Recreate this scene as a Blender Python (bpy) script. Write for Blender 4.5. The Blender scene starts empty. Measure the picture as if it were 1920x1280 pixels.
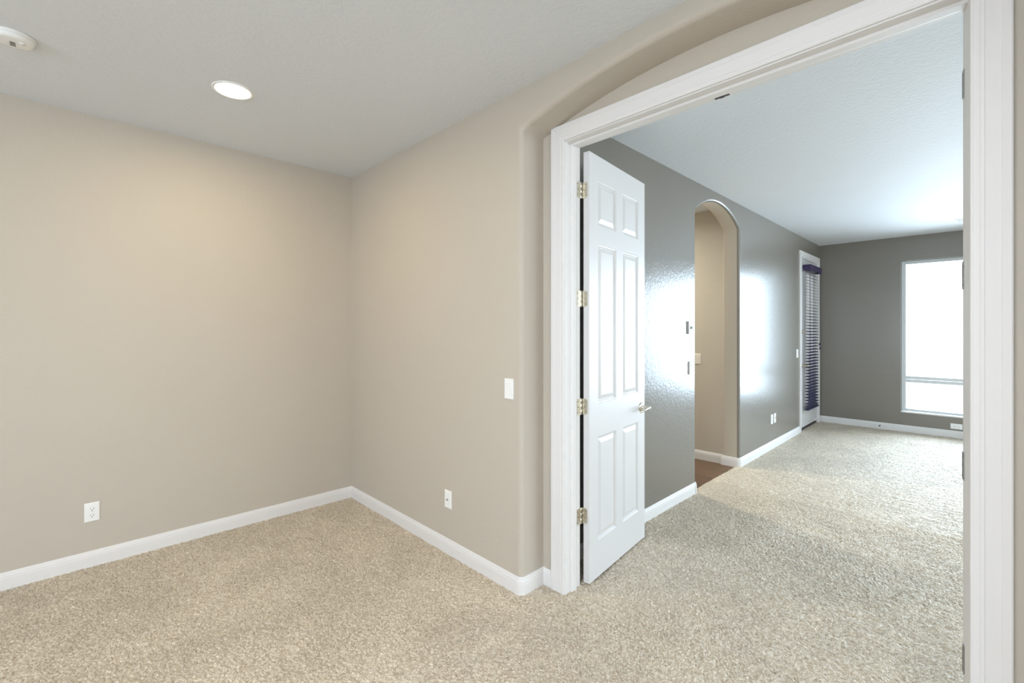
import bpy, bmesh, math, random
import numpy as np
from mathutils import Vector, Matrix
R = math.radians
C = bpy.context.scene.collection
S = bpy.context.scene
random.seed(7)

# ------------------------------------------------------------------ camera, sky, exposure, daylight
H = 2.743            # ceiling height
cd = bpy.data.cameras.new('camera')
cam = bpy.data.objects.new('camera', cd)
C.objects.link(cam)
cam.location = (0, 0, 1.439)
cam.rotation_euler = (R(90), 0, math.atan2(877, 857))
cd.sensor_width = 36
cd.lens = 857 / 1920 * 36
cd.shift_y = -23 / 1920
cd.clip_start = 0.02
S.camera = cam
S.view_settings.view_transform = 'Standard'
S.view_settings.look = 'None'
S.view_settings.exposure = 0.0
S.view_settings.gamma = 1
S.view_settings.use_curve_mapping = False
S.cycles.diffuse_bounces = 6
S.cycles.max_bounces = 14
S.cycles.sample_clamp_indirect = 6

w = bpy.data.worlds.new('sky')
S.world = w
w.use_nodes = True
bg = w.node_tree.nodes['Background']
# overcast white sky above a paler, dimmer ground
_tc = w.node_tree.nodes.new('ShaderNodeTexCoord')
_sx = w.node_tree.nodes.new('ShaderNodeSeparateXYZ')
_rm = w.node_tree.nodes.new('ShaderNodeValToRGB')
_ma = w.node_tree.nodes.new('ShaderNodeMapRange')
_ma.inputs['From Min'].default_value = -0.3
_ma.inputs['From Max'].default_value = 0.2
w.node_tree.links.new(_tc.outputs['Generated'], _sx.inputs[0])
w.node_tree.links.new(_sx.outputs['Z'], _ma.inputs['Value'])
w.node_tree.links.new(_ma.outputs[0], _rm.inputs['Fac'])
_rm.color_ramp.elements[0].color = (0.60, 0.61, 0.62, 1)
_rm.color_ramp.elements[1].color = (0.90, 0.95, 1.0, 1)
w.node_tree.links.new(_rm.outputs[0], bg.inputs[0])
bg.inputs[1].default_value = 2.5


def area(name, loc, rot, sx, sy, watts, col, shape='RECTANGLE', spread=180):
    d = bpy.data.lights.new(name, 'AREA')
    d.shape = shape
    d.size = sx
    d.size_y = sy
    d.energy = watts
    d.color = col
    d.spread = R(spread)
    o = bpy.data.objects.new(name, d)
    C.objects.link(o)
    o.location = loc
    o.rotation_euler = rot
    return o


# daylight lamps at the windows; side and right windows are unseen, added for brightness
area('daylight_far_window', (0.31, 9.0, 1.50), (R(82), 0, R(180)), 2.6, 2.5, 260, (0.71, 0.84, 1.0), spread=120)
area('fill_side_window', (3.75, 4.4, 1.9), (R(70), 0, R(90)), 3.8, 2.2, 235, (0.87, 0.94, 1.0))
area('fill_right_window', (3.6, -1.2, 1.5), (R(90), 0, R(90)), 2.2, 2.0, 126, (0.88, 0.92, 1.0))
area('daylight_rear_window', (-0.5, -4.85, 1.5), (R(90), 0, R(5)), 2.4, 2.0, 200, (0.76, 0.84, 1.0))


# ------------------------------------------------------------------ materials
def new_mat(name):
    m = bpy.data.materials.new(name)
    m.use_nodes = True
    n = m.node_tree
    return m, n, n.nodes['Principled BSDF']


def simple(name, col, rough=0.5, metal=0.0, spec=0.5, bump=None):
    m, n, p = new_mat(name)
    p.inputs['Base Color'].default_value = (*col, 1)
    p.inputs['Roughness'].default_value = rough
    p.inputs['Metallic'].default_value = metal
    p.inputs['Specular IOR Level'].default_value = spec
    if bump:
        add_noise_bump(n, p, *bump)
    return m


def node(n, t, **kw):
    x = n.nodes.new(t)
    for k, v in kw.items():
        setattr(x, k, v)
    return x


def add_noise_bump(n, p, scale, strength, dist, detail=2.0):
    tc = node(n, 'ShaderNodeTexCoord')
    t = node(n, 'ShaderNodeTexNoise')
    t.inputs['Scale'].default_value = scale
    t.inputs['Detail'].default_value = detail
    n.links.new(tc.outputs['Object'], t.inputs['Vector'])
    b = node(n, 'ShaderNodeBump')
    b.inputs['Strength'].default_value = strength
    b.inputs['Distance'].default_value = dist
    n.links.new(t.outputs['Fac'], b.inputs['Height'])
    n.links.new(b.outputs['Normal'], p.inputs['Normal'])


def wall_paint(name, col, rough, scale, strength, dist, spec=0.5):
    """painted drywall with a knock-down / orange-peel texture"""
    m, n, p = new_mat(name)
    p.inputs['Roughness'].default_value = rough
    p.inputs['Specular IOR Level'].default_value = spec
    tc = node(n, 'ShaderNodeTexCoord')
    big = node(n, 'ShaderNodeTexNoise')
    big.inputs['Scale'].default_value = 1.3
    big.inputs['Detail'].default_value = 3
    n.links.new(tc.outputs['Object'], big.inputs['Vector'])
    mx = node(n, 'ShaderNodeMix', data_type='RGBA')
    mx.inputs[6].default_value = (*[c * 0.975 for c in col], 1)
    mx.inputs[7].default_value = (*[min(1, c * 1.025) for c in col], 1)
    n.links.new(big.outputs['Fac'], mx.inputs[0])
    n.links.new(mx.outputs[2], p.inputs['Base Color'])
    t = node(n, 'ShaderNodeTexNoise')
    t.inputs['Scale'].default_value = scale
    t.inputs['Detail'].default_value = 2.5
    t.inputs['Distortion'].default_value = 0.6
    n.links.new(tc.outputs['Object'], t.inputs['Vector'])
    r = node(n, 'ShaderNodeValToRGB')
    r.color_ramp.elements[0].position = 0.36
    r.color_ramp.elements[1].position = 0.62
    n.links.new(t.outputs['Fac'], r.inputs['Fac'])
    b = node(n, 'ShaderNodeBump')
    b.inputs['Strength'].default_value = strength
    b.inputs['Distance'].default_value = dist
    n.links.new(r.outputs['Color'], b.inputs['Height'])
    n.links.new(b.outputs['Normal'], p.inputs['Normal'])
    return m


M = {}
M['beige'] = wall_paint('beige_wall_paint', (0.50, 0.452, 0.385), 0.55, 60, 0.25, 0.0012, 0.35)
M['gray'] = wall_paint('gray_wall_paint', (0.195, 0.178, 0.150), 0.25, 42, 0.18, 0.002, 0.6)
M['ceiling'] = wall_paint('ceiling_paint', (0.695, 0.725, 0.76), 0.7, 45, 0.35, 0.0015, 0.3)
M['trim'] = simple('white_trim_paint', (0.72, 0.705, 0.695), 0.45, spec=0.35, bump=(25, 0.05, 0.002))
M['door'] = simple('white_door_paint', (0.63, 0.615, 0.61), 0.33, bump=(60, 0.06, 0.001))
M['plate'] = simple('white_plastic', (0.82, 0.82, 0.81), 0.3)
M['almond'] = simple('light_almond_plastic', (0.74, 0.70, 0.62), 0.35)
M['slot'] = simple('dark_slot', (0.02, 0.018, 0.016), 0.6)
M['nickel'] = simple('satin_nickel', (0.72, 0.68, 0.58), 0.28, metal=1)
M['brass'] = simple('antique_nickel', (0.50, 0.43, 0.30), 0.35, metal=1)
M['steel'] = simple('dull_steel', (0.30, 0.29, 0.28), 0.4, metal=1)
M['bronze'] = simple('dark_bronze', (0.05, 0.042, 0.045), 0.5)
M['display'] = simple('grey_display', (0.20, 0.22, 0.19), 0.7, spec=0.2)
M['purple'] = simple('purple_blind_paint', (0.030, 0.016, 0.075), 0.4)
M['navy'] = simple('navy_slat_paint', (0.024, 0.024, 0.07), 0.45)
M['cord'] = simple('navy_cord', (0.03, 0.03, 0.08), 0.8)
M['vinyl'] = simple('window_vinyl', (0.62, 0.65, 0.66), 0.4)
M['rubber'] = simple('dark_rubber', (0.03, 0.03, 0.03), 0.7)


def glass_mat():
    m, n, p = new_mat('window_glass')
    n.nodes.remove(p)
    out = n.nodes['Material Output']
    tr = node(n, 'ShaderNodeBsdfTransparent')
    tr.inputs[0].default_value = (0.93, 0.96, 0.96, 1)
    gl = node(n, 'ShaderNodeBsdfGlossy')
    gl.inputs['Roughness'].default_value = 0.02
    fr = node(n, 'ShaderNodeFresnel')
    ge = node(n, 'ShaderNodeNewGeometry')
    ior = node(n, 'ShaderNodeMapRange')          # the same 1.45 on both faces of the pane (no total reflection inside)
    ior.inputs['To Min'].default_value = 1.45
    ior.inputs['To Max'].default_value = 1 / 1.45
    n.links.new(ge.outputs['Backfacing'], ior.inputs['Value'])
    n.links.new(ior.outputs[0], fr.inputs['IOR'])
    mx = node(n, 'ShaderNodeMixShader')
    n.links.new(fr.outputs[0], mx.inputs[0])
    n.links.new(tr.outputs[0], mx.inputs[1])
    n.links.new(gl.outputs[0], mx.inputs[2])
    n.links.new(mx.outputs[0], out.inputs['Surface'])
    return m


M['glass'] = glass_mat()


def lamp_mat(name, col, strength):
    m, n, p = new_mat(name)
    p.inputs['Base Color'].default_value = (0.9, 0.9, 0.88, 1)
    p.inputs['Emission Color'].default_value = (*col, 1)
    p.inputs['Emission Strength'].default_value = strength
    return m


M['lens'] = lamp_mat('lit_lamp_lens', (1.0, 0.95, 0.85), 12.0)


def carpet_mat():
    m, n, p = new_mat('beige_carpet')
    L = n.links.new
    tc = node(n, 'ShaderNodeTexCoord')
    # tufts: distorted voronoi
    nz = node(n, 'ShaderNodeTexNoise')
    nz.inputs['Scale'].default_value = 70
    nz.inputs['Detail'].default_value = 2
    L(tc.outputs['Object'], nz.inputs['Vector'])
    sub = node(n, 'ShaderNodeVectorMath', operation='SUBTRACT')
    sub.inputs[1].default_value = (0.5, 0.5, 0.5)
    L(nz.outputs['Color'], sub.inputs[0])
    sc = node(n, 'ShaderNodeVectorMath', operation='SCALE')
    sc.inputs['Scale'].default_value = 0.010
    L(sub.outputs[0], sc.inputs[0])
    add = node(n, 'ShaderNodeVectorMath', operation='ADD')
    L(tc.outputs['Object'], add.inputs[0])
    L(sc.outputs[0], add.inputs[1])
    vo = node(n, 'ShaderNodeTexVoronoi')
    vo.voronoi_dimensions = '2D'
    vo.inputs['Scale'].default_value = 120
    L(add.outputs[0], vo.inputs['Vector'])
    fine = node(n, 'ShaderNodeTexNoise')
    fine.inputs['Scale'].default_value = 230
    fine.inputs['Detail'].default_value = 3
    L(tc.outputs['Object'], fine.inputs['Vector'])
    # brushed lay of the pile: ridges across the room, low frequency
    mp = node(n, 'ShaderNodeMapping')
    mp.inputs['Rotation'].default_value = (0, 0, R(20))
    mp.inputs['Scale'].default_value = (9, 30, 1)
    L(tc.outputs['Object'], mp.inputs['Vector'])
    lay = node(n, 'ShaderNodeTexNoise')
    lay.inputs['Scale'].default_value = 1.0
    lay.inputs['Detail'].default_value = 4
    lay.inputs['Distortion'].default_value = 0.8
    L(mp.outputs[0], lay.inputs['Vector'])
    patch = node(n, 'ShaderNodeTexNoise')
    patch.inputs['Scale'].default_value = 2.2
    patch.inputs['Detail'].default_value = 3
    patch.inputs['Distortion'].default_value = 1.0
    L(tc.outputs['Object'], patch.inputs['Vector'])
    # yarn colours
    ramp = node(n, 'ShaderNodeValToRGB')
    e = ramp.color_ramp.elements
    e[0].position = 0.30
    e[0].color = (0.40, 0.32, 0.225, 1)
    e[1].position = 0.72
    e[1].color = (0.84, 0.76, 0.645, 1)
    mid = ramp.color_ramp.elements.new(0.5)
    mid.color = (0.65, 0.555, 0.425, 1)
    mixf = node(n, 'ShaderNodeMath', operation='MULTIPLY_ADD')
    mixf.inputs[1].default_value = 0.76
    L(fine.outputs['Fac'], mixf.inputs[0])
    vs = node(n, 'ShaderNodeSeparateColor')
    L(vo.outputs['Color'], vs.inputs[0])
    vm = node(n, 'ShaderNodeMath', operation='MULTIPLY')
    vm.inputs[1].default_value = 0.24
    L(vs.outputs[0], vm.inputs[0])
    L(vm.outputs[0], mixf.inputs[2])
    L(mixf.outputs[0], ramp.inputs['Fac'])
    pr = node(n, 'ShaderNodeMapRange')
    pr.inputs['From Min'].default_value = 0.35
    pr.inputs['From Max'].default_value = 0.65
    pr.inputs['To Min'].default_value = 0.92
    pr.inputs['To Max'].default_value = 1.08
    L(patch.outputs['Fac'], pr.inputs['Value'])
    cm = node(n, 'ShaderNodeVectorMath', operation='SCALE')
    L(ramp.outputs['Color'], cm.inputs[0])
    L(pr.outputs[0], cm.inputs['Scale'])
    L(cm.outputs[0], p.inputs['Base Color'])
    p.inputs['Roughness'].default_value = 0.55
    p.inputs['Specular IOR Level'].default_value = 0.4
    p.inputs['Sheen Weight'].default_value = 0.15
    p.inputs['Sheen Roughness'].default_value = 0.4
    # height: tufts + fibres + lay
    inv = node(n, 'ShaderNodeMath', operation='MULTIPLY')
    inv.inputs[1].default_value = -0.9
    L(vo.outputs['Distance'], inv.inputs[0])
    h1 = node(n, 'ShaderNodeMath', operation='MULTIPLY_ADD')
    h1.inputs[1].default_value = 0.9
    L(fine.outputs['Fac'], h1.inputs[0])
    L(inv.outputs[0], h1.inputs[2])
    h2 = node(n, 'ShaderNodeMath', operation='MULTIPLY_ADD')
    h2.inputs[1].default_value = 2.2
    L(lay.outputs['Fac'], h2.inputs[0])
    L(h1.outputs[0], h2.inputs[2])
    b = node(n, 'ShaderNodeBump')
    b.inputs['Strength'].default_value = 1.0
    b.inputs['Distance'].default_value = 0.004
    L(h2.outputs[0], b.inputs['Height'])
    L(b.outputs['Normal'], p.inputs['Normal'])
    return m


M['carpet'] = carpet_mat()


def wood_tile_mat():
    m, n, p = new_mat('wood_look_tile')
    L = n.links.new
    tc = node(n, 'ShaderNodeTexCoord')
    br = node(n, 'ShaderNodeTexBrick')
    br.inputs['Color1'].default_value = (0.115, 0.062, 0.034, 1)
    br.inputs['Color2'].default_value = (0.155, 0.09, 0.052, 1)
    br.inputs['Mortar'].default_value = (0.05, 0.03, 0.02, 1)
    br.inputs['Scale'].default_value = 1.0
    br.inputs['Mortar Size'].default_value = 0.003
    br.inputs['Brick Width'].default_value = 0.9
    br.inputs['Row Height'].default_value = 0.30
    L(tc.outputs['Object'], br.inputs['Vector'])
    mp = node(n, 'ShaderNodeMapping')
    mp.inputs['Scale'].default_value = (3, 30, 1)
    L(tc.outputs['Object'], mp.inputs['Vector'])
    g = node(n, 'ShaderNodeTexNoise')
    g.inputs['Scale'].default_value = 1.5
    g.inputs['Detail'].default_value = 5
    g.inputs['Distortion'].default_value = 1.2
    L(mp.outputs[0], g.inputs['Vector'])
    gr = node(n, 'ShaderNodeMapRange')
    gr.inputs['From Min'].default_value = 0.3
    gr.inputs['From Max'].default_value = 0.7
    gr.inputs['To Min'].default_value = 0.7
    gr.inputs['To Max'].default_value = 1.3
    L(g.outputs['Fac'], gr.inputs['Value'])
    v = node(n, 'ShaderNodeVectorMath', operation='SCALE')
    L(br.outputs['Color'], v.inputs[0])
    L(gr.outputs[0], v.inputs['Scale'])
    L(v.outputs[0], p.inputs['Base Color'])
    p.inputs['Roughness'].default_value = 0.45
    return m


M['wood'] = wood_tile_mat()


# ------------------------------------------------------------------ mesh helpers
class MB:
    """collects shapes, then links them as ONE mesh object"""

    def __init__(self):
        self.v, self.f, self.mi, self.sm = [], [], [], []

    def face(self, pts, mi=0, smooth=False):
        k = len(self.v)
        self.v += [tuple(p) for p in pts]
        self.f.append(tuple(range(k, k + len(pts))))
        self.mi.append(mi)
        self.sm.append(smooth)

    def grid(self, rows, mi=0, smooth=True, mif=None):
        """rows: list of equal-length point rows"""
        k = len(self.v)
        n = len(rows[0])
        for r in rows:
            self.v += [tuple(p) for p in r]
        for i in range(len(rows) - 1):
            for j in range(n - 1):
                a = k + i * n + j
                self.f.append((a, a + 1, a + n + 1, a + n))
                self.mi.append(mif(i, j) if mif else mi)
                self.sm.append(smooth)

    def box(self, a, b, mi=0):
        (x0, y0, z0), (x1, y1, z1) = a, b
        p = [(x0, y0, z0), (x1, y0, z0), (x1, y1, z0), (x0, y1, z0), (x0, y0, z1), (x1, y0, z1), (x1, y1, z1), (x0, y1, z1)]
        k = len(self.v)
        self.v += p
        for q in ((0, 3, 2, 1), (4, 5, 6, 7), (0, 1, 5, 4), (1, 2, 6, 5), (2, 3, 7, 6), (3, 0, 4, 7)):
            self.f.append(tuple(k + i for i in q))
            self.mi.append(mi)
            self.sm.append(False)

    def lathe(self, prof, n=32, mi=0, axis='z', origin=(0, 0, 0)):
        """prof: (r, h) points turned about an axis"""
        rows = []
        for r, h in prof:
            row = []
            for i in range(n + 1):
                a = 2 * math.pi * i / n
                x, y = r * math.cos(a), r * math.sin(a)
                p = {'z': (x, y, h), 'x': (h, x, y), 'y': (x, h, y)}[axis]
                row.append(tuple(p[k] + origin[k] for k in range(3)))
            rows.append(row)
        self.grid(rows, mi, True)

    def tube(self, path, r, n=10, mi=0, taper=None):
        path = [Vector(p) for p in path]
        rows = []
        for i, p in enumerate(path):
            d = (path[min(i + 1, len(path) - 1)] - path[max(i - 1, 0)]).normalized()
            up = Vector((0, 0, 1)) if abs(d.z) < 0.9 else Vector((1, 0, 0))
            s = d.cross(up).normalized()
            u = s.cross(d)
            rr = taper[i] if taper else r
            rows.append([p + (s * math.cos(2 * math.pi * k / n) + u * math.sin(2 * math.pi * k / n)) * rr for k in range(n + 1)])
        self.grid(rows, mi, True)
        self.face(rows[0][:-1], mi)
        self.face(rows[-1][:-1], mi)

    def build(self, name, mats, parent=None, bevel=0, weld=True):
        me = bpy.data.meshes.new(name)
        me.from_pydata(self.v, [], self.f)
        for m in (mats if isinstance(mats, (list, tuple)) else [mats]):
            me.materials.append(m)
        me.polygons.foreach_set('material_index', self.mi)
        me.polygons.foreach_set('use_smooth', self.sm)
        bm = bmesh.new()
        bm.from_mesh(me)
        if weld:
            bmesh.ops.remove_doubles(bm, verts=bm.verts, dist=1e-5)
        bmesh.ops.recalc_face_normals(bm, faces=bm.faces)
        bm.to_mesh(me)
        bm.free()
        o = bpy.data.objects.new(name, me)
        C.objects.link(o)
        if parent:
            o.parent = parent
        if bevel:
            b = o.modifiers.new('bevel', 'BEVEL')
            b.width = bevel
            b.segments = 2
            b.limit_method = 'ANGLE'
        return o


def offset(path, d):
    """offset a 2-D polyline to its left by d, mitred"""
    out = []
    n = len(path)
    for i in range(n):
        p = Vector(path[i])
        ns = []
        for a, b in ((i - 1, i), (i, i + 1)):
            if 0 <= a and b < n:
                t = (Vector(path[b]) - Vector(path[a])).normalized()
                ns.append(Vector((-t.y, t.x)))
        m = ns[0] if len(ns) == 1 else (ns[0] + ns[1]).normalized()
        k = 1 / max(0.2, m.dot(ns[0]))
        out.append(p + m * d * k)
    return out


def sweep(mb, path, prof, place, mi=0, smooth=False, caps=True, mif=None):
    """prof: (u, v) - u offsets the 2-D path to its left, v is handed to place(point2d, v)"""
    rows = [[place(q, v) for q in offset(path, u)] for u, v in prof]
    mb.grid(rows, mi, smooth, mif)
    if caps:
        mb.face([r[0] for r in rows], mi)
        mb.face([r[-1] for r in rows], mi)


def tag(o, label, cat, group=None, kind=None):
    o['label'] = label
    o['category'] = cat
    if group:
        o['group'] = group
    if kind:
        o['kind'] = kind
    return o


def struct(o, label, cat):
    return tag(o, label, cat, kind='structure')


def thing(name, loc=(0, 0, 0), rotz=0):
    o = bpy.data.objects.new(name, None)
    o.empty_display_size = 0.1
    C.objects.link(o)
    o.location = loc
    o.rotation_euler = (0, 0, rotz)
    return o


def arch(x0, x1, zs, za, n=32):
    """segmental arch from (x0, zs) over (mid, za) to (x1, zs)"""
    c, hs, rise = (x0 + x1) / 2, (x1 - x0) / 2, za - zs
    r = (hs * hs + rise * rise) / (2 * rise)
    a0 = math.asin(hs / r)
    return [(c + r * math.sin(-a0 + 2 * a0 * i / n), za - r + r * math.cos(-a0 + 2 * a0 * i / n)) for i in range(n + 1)]


# ------------------------------------------------------------------ key planes
XL, YP, YR, YB = -3.78, 1.765, 1.945, 2.068      # left wall, front wall face, recess face, far-room side of it
XG, XH, YF = -1.755, -1.925, 8.45                # grey wall face / hall side, far wall
XFR, XNR, YN = 3.2, 3.3, -4.6                    # far-room right wall, near-room right wall, near-room rear wall
JL, JR, JT = -1.573, -0.025, 2.457               # door jamb faces
AL, AR, AS, AA = -1.735, 0.137, 2.52, 2.657      # arched recess
HY0, HY1 = 3.70, 5.06                            # hall side walls

# ------------------------------------------------------------------ floors and ceiling

def value_noise(x, y, seed):
    """smooth value noise, -1..1, one lattice cell per unit"""
    xi, yi = np.floor(x).astype(np.int64), np.floor(y).astype(np.int64)
    fx, fy = x - xi, y - yi
    fx, fy = fx * fx * (3 - 2 * fx), fy * fy * (3 - 2 * fy)

    def hsh(i, j):
        return hash2(i, j, seed) * 2 - 1
    a0 = hsh(xi, yi) * (1 - fx) + hsh(xi + 1, yi) * fx
    a1 = hsh(xi, yi + 1) * (1 - fx) + hsh(xi + 1, yi + 1) * fx
    return a0 * (1 - fy) + a1 * fy


def hash2(i, j, seed):
    k = (i * 374761393 + j * 668265263 + seed * 1442695041) & 0xFFFFFFFF
    k = ((k ^ (k >> 13)) * 1274126177) & 0xFFFFFFFF
    k = ((k ^ (k >> 16)) * 2246822519) & 0xFFFFFFFF
    return ((k ^ (k >> 15)) & 0xFFFFFF) / float(0xFFFFFF)


def pile_height(x, y):
    """cut pile: leaning twisted tufts of uneven height, brushed into soft ridges"""
    lean = 1.2 * value_noise(x * 1.1, y * 1.1, 5) + 0.5 * value_noise(x * 3.1, y * 3.1, 6)
    wx = x + 0.004 * value_noise(x * 60, y * 60, 1)
    wy = y + 0.004 * value_noise(x * 60, y * 60, 2)
    ca, sa = np.cos(lean), np.sin(lean)
    cell = 0.0088
    u, v = wx / cell, wy / cell
    ui, vi = np.floor(u).astype(np.int64), np.floor(v).astype(np.int64)
    best = np.full(x.shape, -9.0)
    for di in (-1, 0, 1):
        for dj in (-1, 0, 1):
            ci, cj = ui + di, vi + dj
            px = ci + 0.5 + 0.9 * (hash2(ci, cj, 11) - 0.5)
            py = cj + 0.5 + 0.9 * (hash2(ci, cj, 12) - 0.5)
            dx, dy = u - px, v - py
            a, b = dx * ca + dy * sa, -dx * sa + dy * ca
            d2 = (a / 1.35) ** 2 + (b / 0.62) ** 2
            h = 0.45 * hash2(ci, cj, 13) + 0.55 - 0.75 * d2 + 0.25 * a
            best = np.maximum(best, h)
    best = np.clip(best, -0.35, 1.2)
    ridge = value_noise(x * 14 + 4 * value_noise(x * 2, y * 2, 8), y * 34, 9)
    far = np.clip((y - 1.2) / 1.5, 0.25, 1)
    return -0.0095 + 0.0120 * best + 0.0030 * ridge * far + 0.0016 * value_noise(x * 4, y * 4, 10)


def carpet_mesh():
    """fine pile where the room is seen, plain sheets elsewhere; all one mesh"""
    V, F, k0 = [], [], 0

    def patch(x0, x1, y0, y1, step, flat=False):
        nonlocal k0
        nx, ny = (1, 1) if flat else (max(1, round((x1 - x0) / step)), max(1, round((y1 - y0) / step)))
        gx, gy = np.meshgrid(np.linspace(x0, x1, nx + 1), np.linspace(y0, y1, ny + 1))
        z = np.full(gx.shape, -0.003) if flat else pile_height(gx, gy)
        V.append(np.stack([gx, gy, z], -1).reshape(-1, 3))
        i = np.arange(ny)[:, None] * (nx + 1) + np.arange(nx)[None, :] + k0
        F.append(np.stack([i, i + 1, i + nx + 2, i + nx + 1], -1).reshape(-1, 4))
        k0 += (nx + 1) * (ny + 1)
    st = 0.0040
    patch(XL - 0.01, 0.35, -0.75, YP + 0.001, st)
    patch(AL - 0.03, AR + 0.03, YP + 0.001, YR + 0.001, st)
    patch(JL - 0.01, JR + 0.01, YR + 0.001, YB, st)
    patch(XG - 0.035, 0.60, YB, 4.4, 0.0045)
    patch(XG - 0.035, 0.60, 4.4, YF + 0.01, 0.0075)
    patch(XL - 0.01, 0.35, YN - 0.01, -0.75, 0, True)
    patch(0.35, XNR + 0.01, YN - 0.01, YP, 0, True)
    patch(0.60, XFR + 0.01, YB, YF + 0.01, 0, True)
    v, q = np.concatenate(V), np.concatenate(F)
    me = bpy.data.meshes.new('floor')
    me.vertices.add(len(v))
    me.vertices.foreach_set('co', v.astype(np.float32).ravel())
    me.loops.add(q.size)
    me.loops.foreach_set('vertex_index', q.astype(np.int32).ravel())
    me.polygons.add(len(q))
    me.polygons.foreach_set('loop_start', np.arange(0, q.size, 4, dtype=np.int32))
    me.polygons.foreach_set('use_smooth', np.ones(len(q), dtype=bool))
    me.update(calc_edges=True)
    me.materials.append(M['carpet'])
    o = bpy.data.objects.new('floor', me)
    C.objects.link(o)
    return o


struct(carpet_mesh(), 'cut-pile carpet, beige in the near room and running on through the doorway', 'floor')
f = MB()
f.box((-6.0, HY0 - 0.05, -0.12), (XG - 0.035, HY1 + 0.05, -0.008))
struct(f.build('floor_hall', M['wood'], weld=False), 'brown wood-look tile floor of the hall behind the small arch', 'floor')

c = MB()
c.box((XL - 0.1, YN - 0.1, H), (XNR + 0.1, 1.86, H + 0.1))
struct(c.build('ceiling', M['ceiling']), 'off-white textured ceiling of the near room with the lit downlight', 'ceiling')
c = MB()
c.box((XG - 0.08, 1.86, H), (XFR + 0.1, YF + 0.1, H + 0.1))
struct(c.build('ceiling_far', M['ceiling']), 'textured ceiling of the grey room beyond the doorway', 'ceiling')
c = MB()
c.box((-6.0, HY0 - 0.1, H), (XG - 0.08, HY1 + 0.1, H + 0.1))
struct(c.build('ceiling_hall', M['ceiling']), 'sliver of hall ceiling seen under the small arch', 'ceiling')

# ------------------------------------------------------------------ near-room walls
b = MB()
b.box((XL - 0.12, YN, 0), (XL, YP + 0.02, H))
struct(b.build('wall_left', M['beige']), 'plain beige wall on the left with a low power outlet', 'wall')
b = MB()
QY0, QY1, QZ0, QZ1 = -2.2, -0.2, 0.55, 2.35
for a0, a1 in (((YN, 0), (QY0, H)), ((QY1, 0), (YP, H)), ((QY0, 0), (QY1, QZ0)), ((QY0, QZ1), (QY1, H))):
    b.box((XNR, a0[0], a0[1]), (XNR + 0.12, a1[0], a1[1]))
struct(b.build('wall_right', M['beige'], weld=False), 'beige side wall of the near room opposite the outlet wall', 'wall')
WX0, WX1, WZ0, WZ1 = -1.6, 0.6, 0.55, 2.35
b = MB()
for a0, a1 in (((XL, 0), (WX0, H)), ((WX1, 0), (XNR, H)), ((WX0, 0), (WX1, WZ0)), ((WX0, WZ1), (WX1, H))):
    b.box((a0[0], YN - 0.14, a0[1]), (a1[0], YN, a1[1]))
struct(b.build('wall_rear', M['beige'], weld=False), 'beige wall behind the camera with a window', 'wall')

# front wall: face with the arched, bullnosed recess, and the thinner wall inside it that carries the doorway
RB = 0.026
b = MB()
path = [(AR, 0.0)] + list(reversed(arch(AL, AR, AS, AA))) + [(AL, 0.0)]      # runs so that its right side is the opening
path = list(reversed(path))                                                  # left jamb up, over, right jamb down: left = wall
nb = 7
prof = [(RB * (1 - math.sin(math.pi / 2 * i / nb)), RB * (1 - math.cos(math.pi / 2 * i / nb))) for i in range(nb + 1)] + [(0, YR - YP)]
sweep(b, path, prof, lambda q, v: (q[0], YP + v, q[1]), smooth=True, caps=False)
op = offset(path, RB)
k = len(op)
for q in op:
    pass
x0w, x1w = XL - 0.12, XNR + 0.12
b.face([(x0w, YP, 0), (op[0][0], YP, 0), (op[1][0], YP, op[1][1]), (x0w, YP, op[1][1])])
b.face([(x0w, YP, op[1][1]), (op[1][0], YP, op[1][1]), (op[1][0], YP, H), (x0w, YP, H)])
for i in range(1, k - 2):
    b.face([(op[i][0], YP, op[i][1]), (op[i + 1][0], YP, op[i + 1][1]), (op[i + 1][0], YP, H), (op[i][0], YP, H)])
b.face([(x1w, YP, 0), (op[-1][0], YP, 0), (op[-2][0], YP, op[-2][1]), (x1w, YP, op[-2][1])])
b.face([(x1w, YP, op[-2][1]), (op[-2][0], YP, op[-2][1]), (op[-2][0], YP, H), (x1w, YP, H)])
# inner wall with the rectangular doorway (beige to the near room, grey to the far room)
ox0, ox1, oz = JL - 0.018, JR + 0.018, JT + 0.018
for y, mi in ((YR, 0), (YB, 1)):
    b.face([(x0w, y, 0), (ox0, y, 0), (ox0, y, oz), (x0w, y, oz)], mi)
    b.face([(x1w, y, 0), (ox1, y, 0), (ox1, y, oz), (x1w, y, oz)], mi)
    b.face([(x0w, y, oz), (x1w, y, oz), (x1w, y, H), (x0w, y, H)], mi)
b.face([(ox0, YR, 0), (ox0, YB, 0), (ox0, YB, oz), (ox0, YR, oz)])
b.face([(ox1, YR, 0), (ox1, YB, 0), (ox1, YB, oz), (ox1, YR, oz)])
b.face([(ox0, YR, oz), (ox0, YB, oz), (ox1, YB, oz), (ox1, YR, oz)])
for x in (x0w, x1w):
    b.face([(x, YP, 0), (x, YB, 0), (x, YB, H), (x, YP, H)])
struct(b.build('wall_front', [M['beige'], M['gray']]), 'beige wall with the wide arched recess around the double doorway', 'wall')

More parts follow.
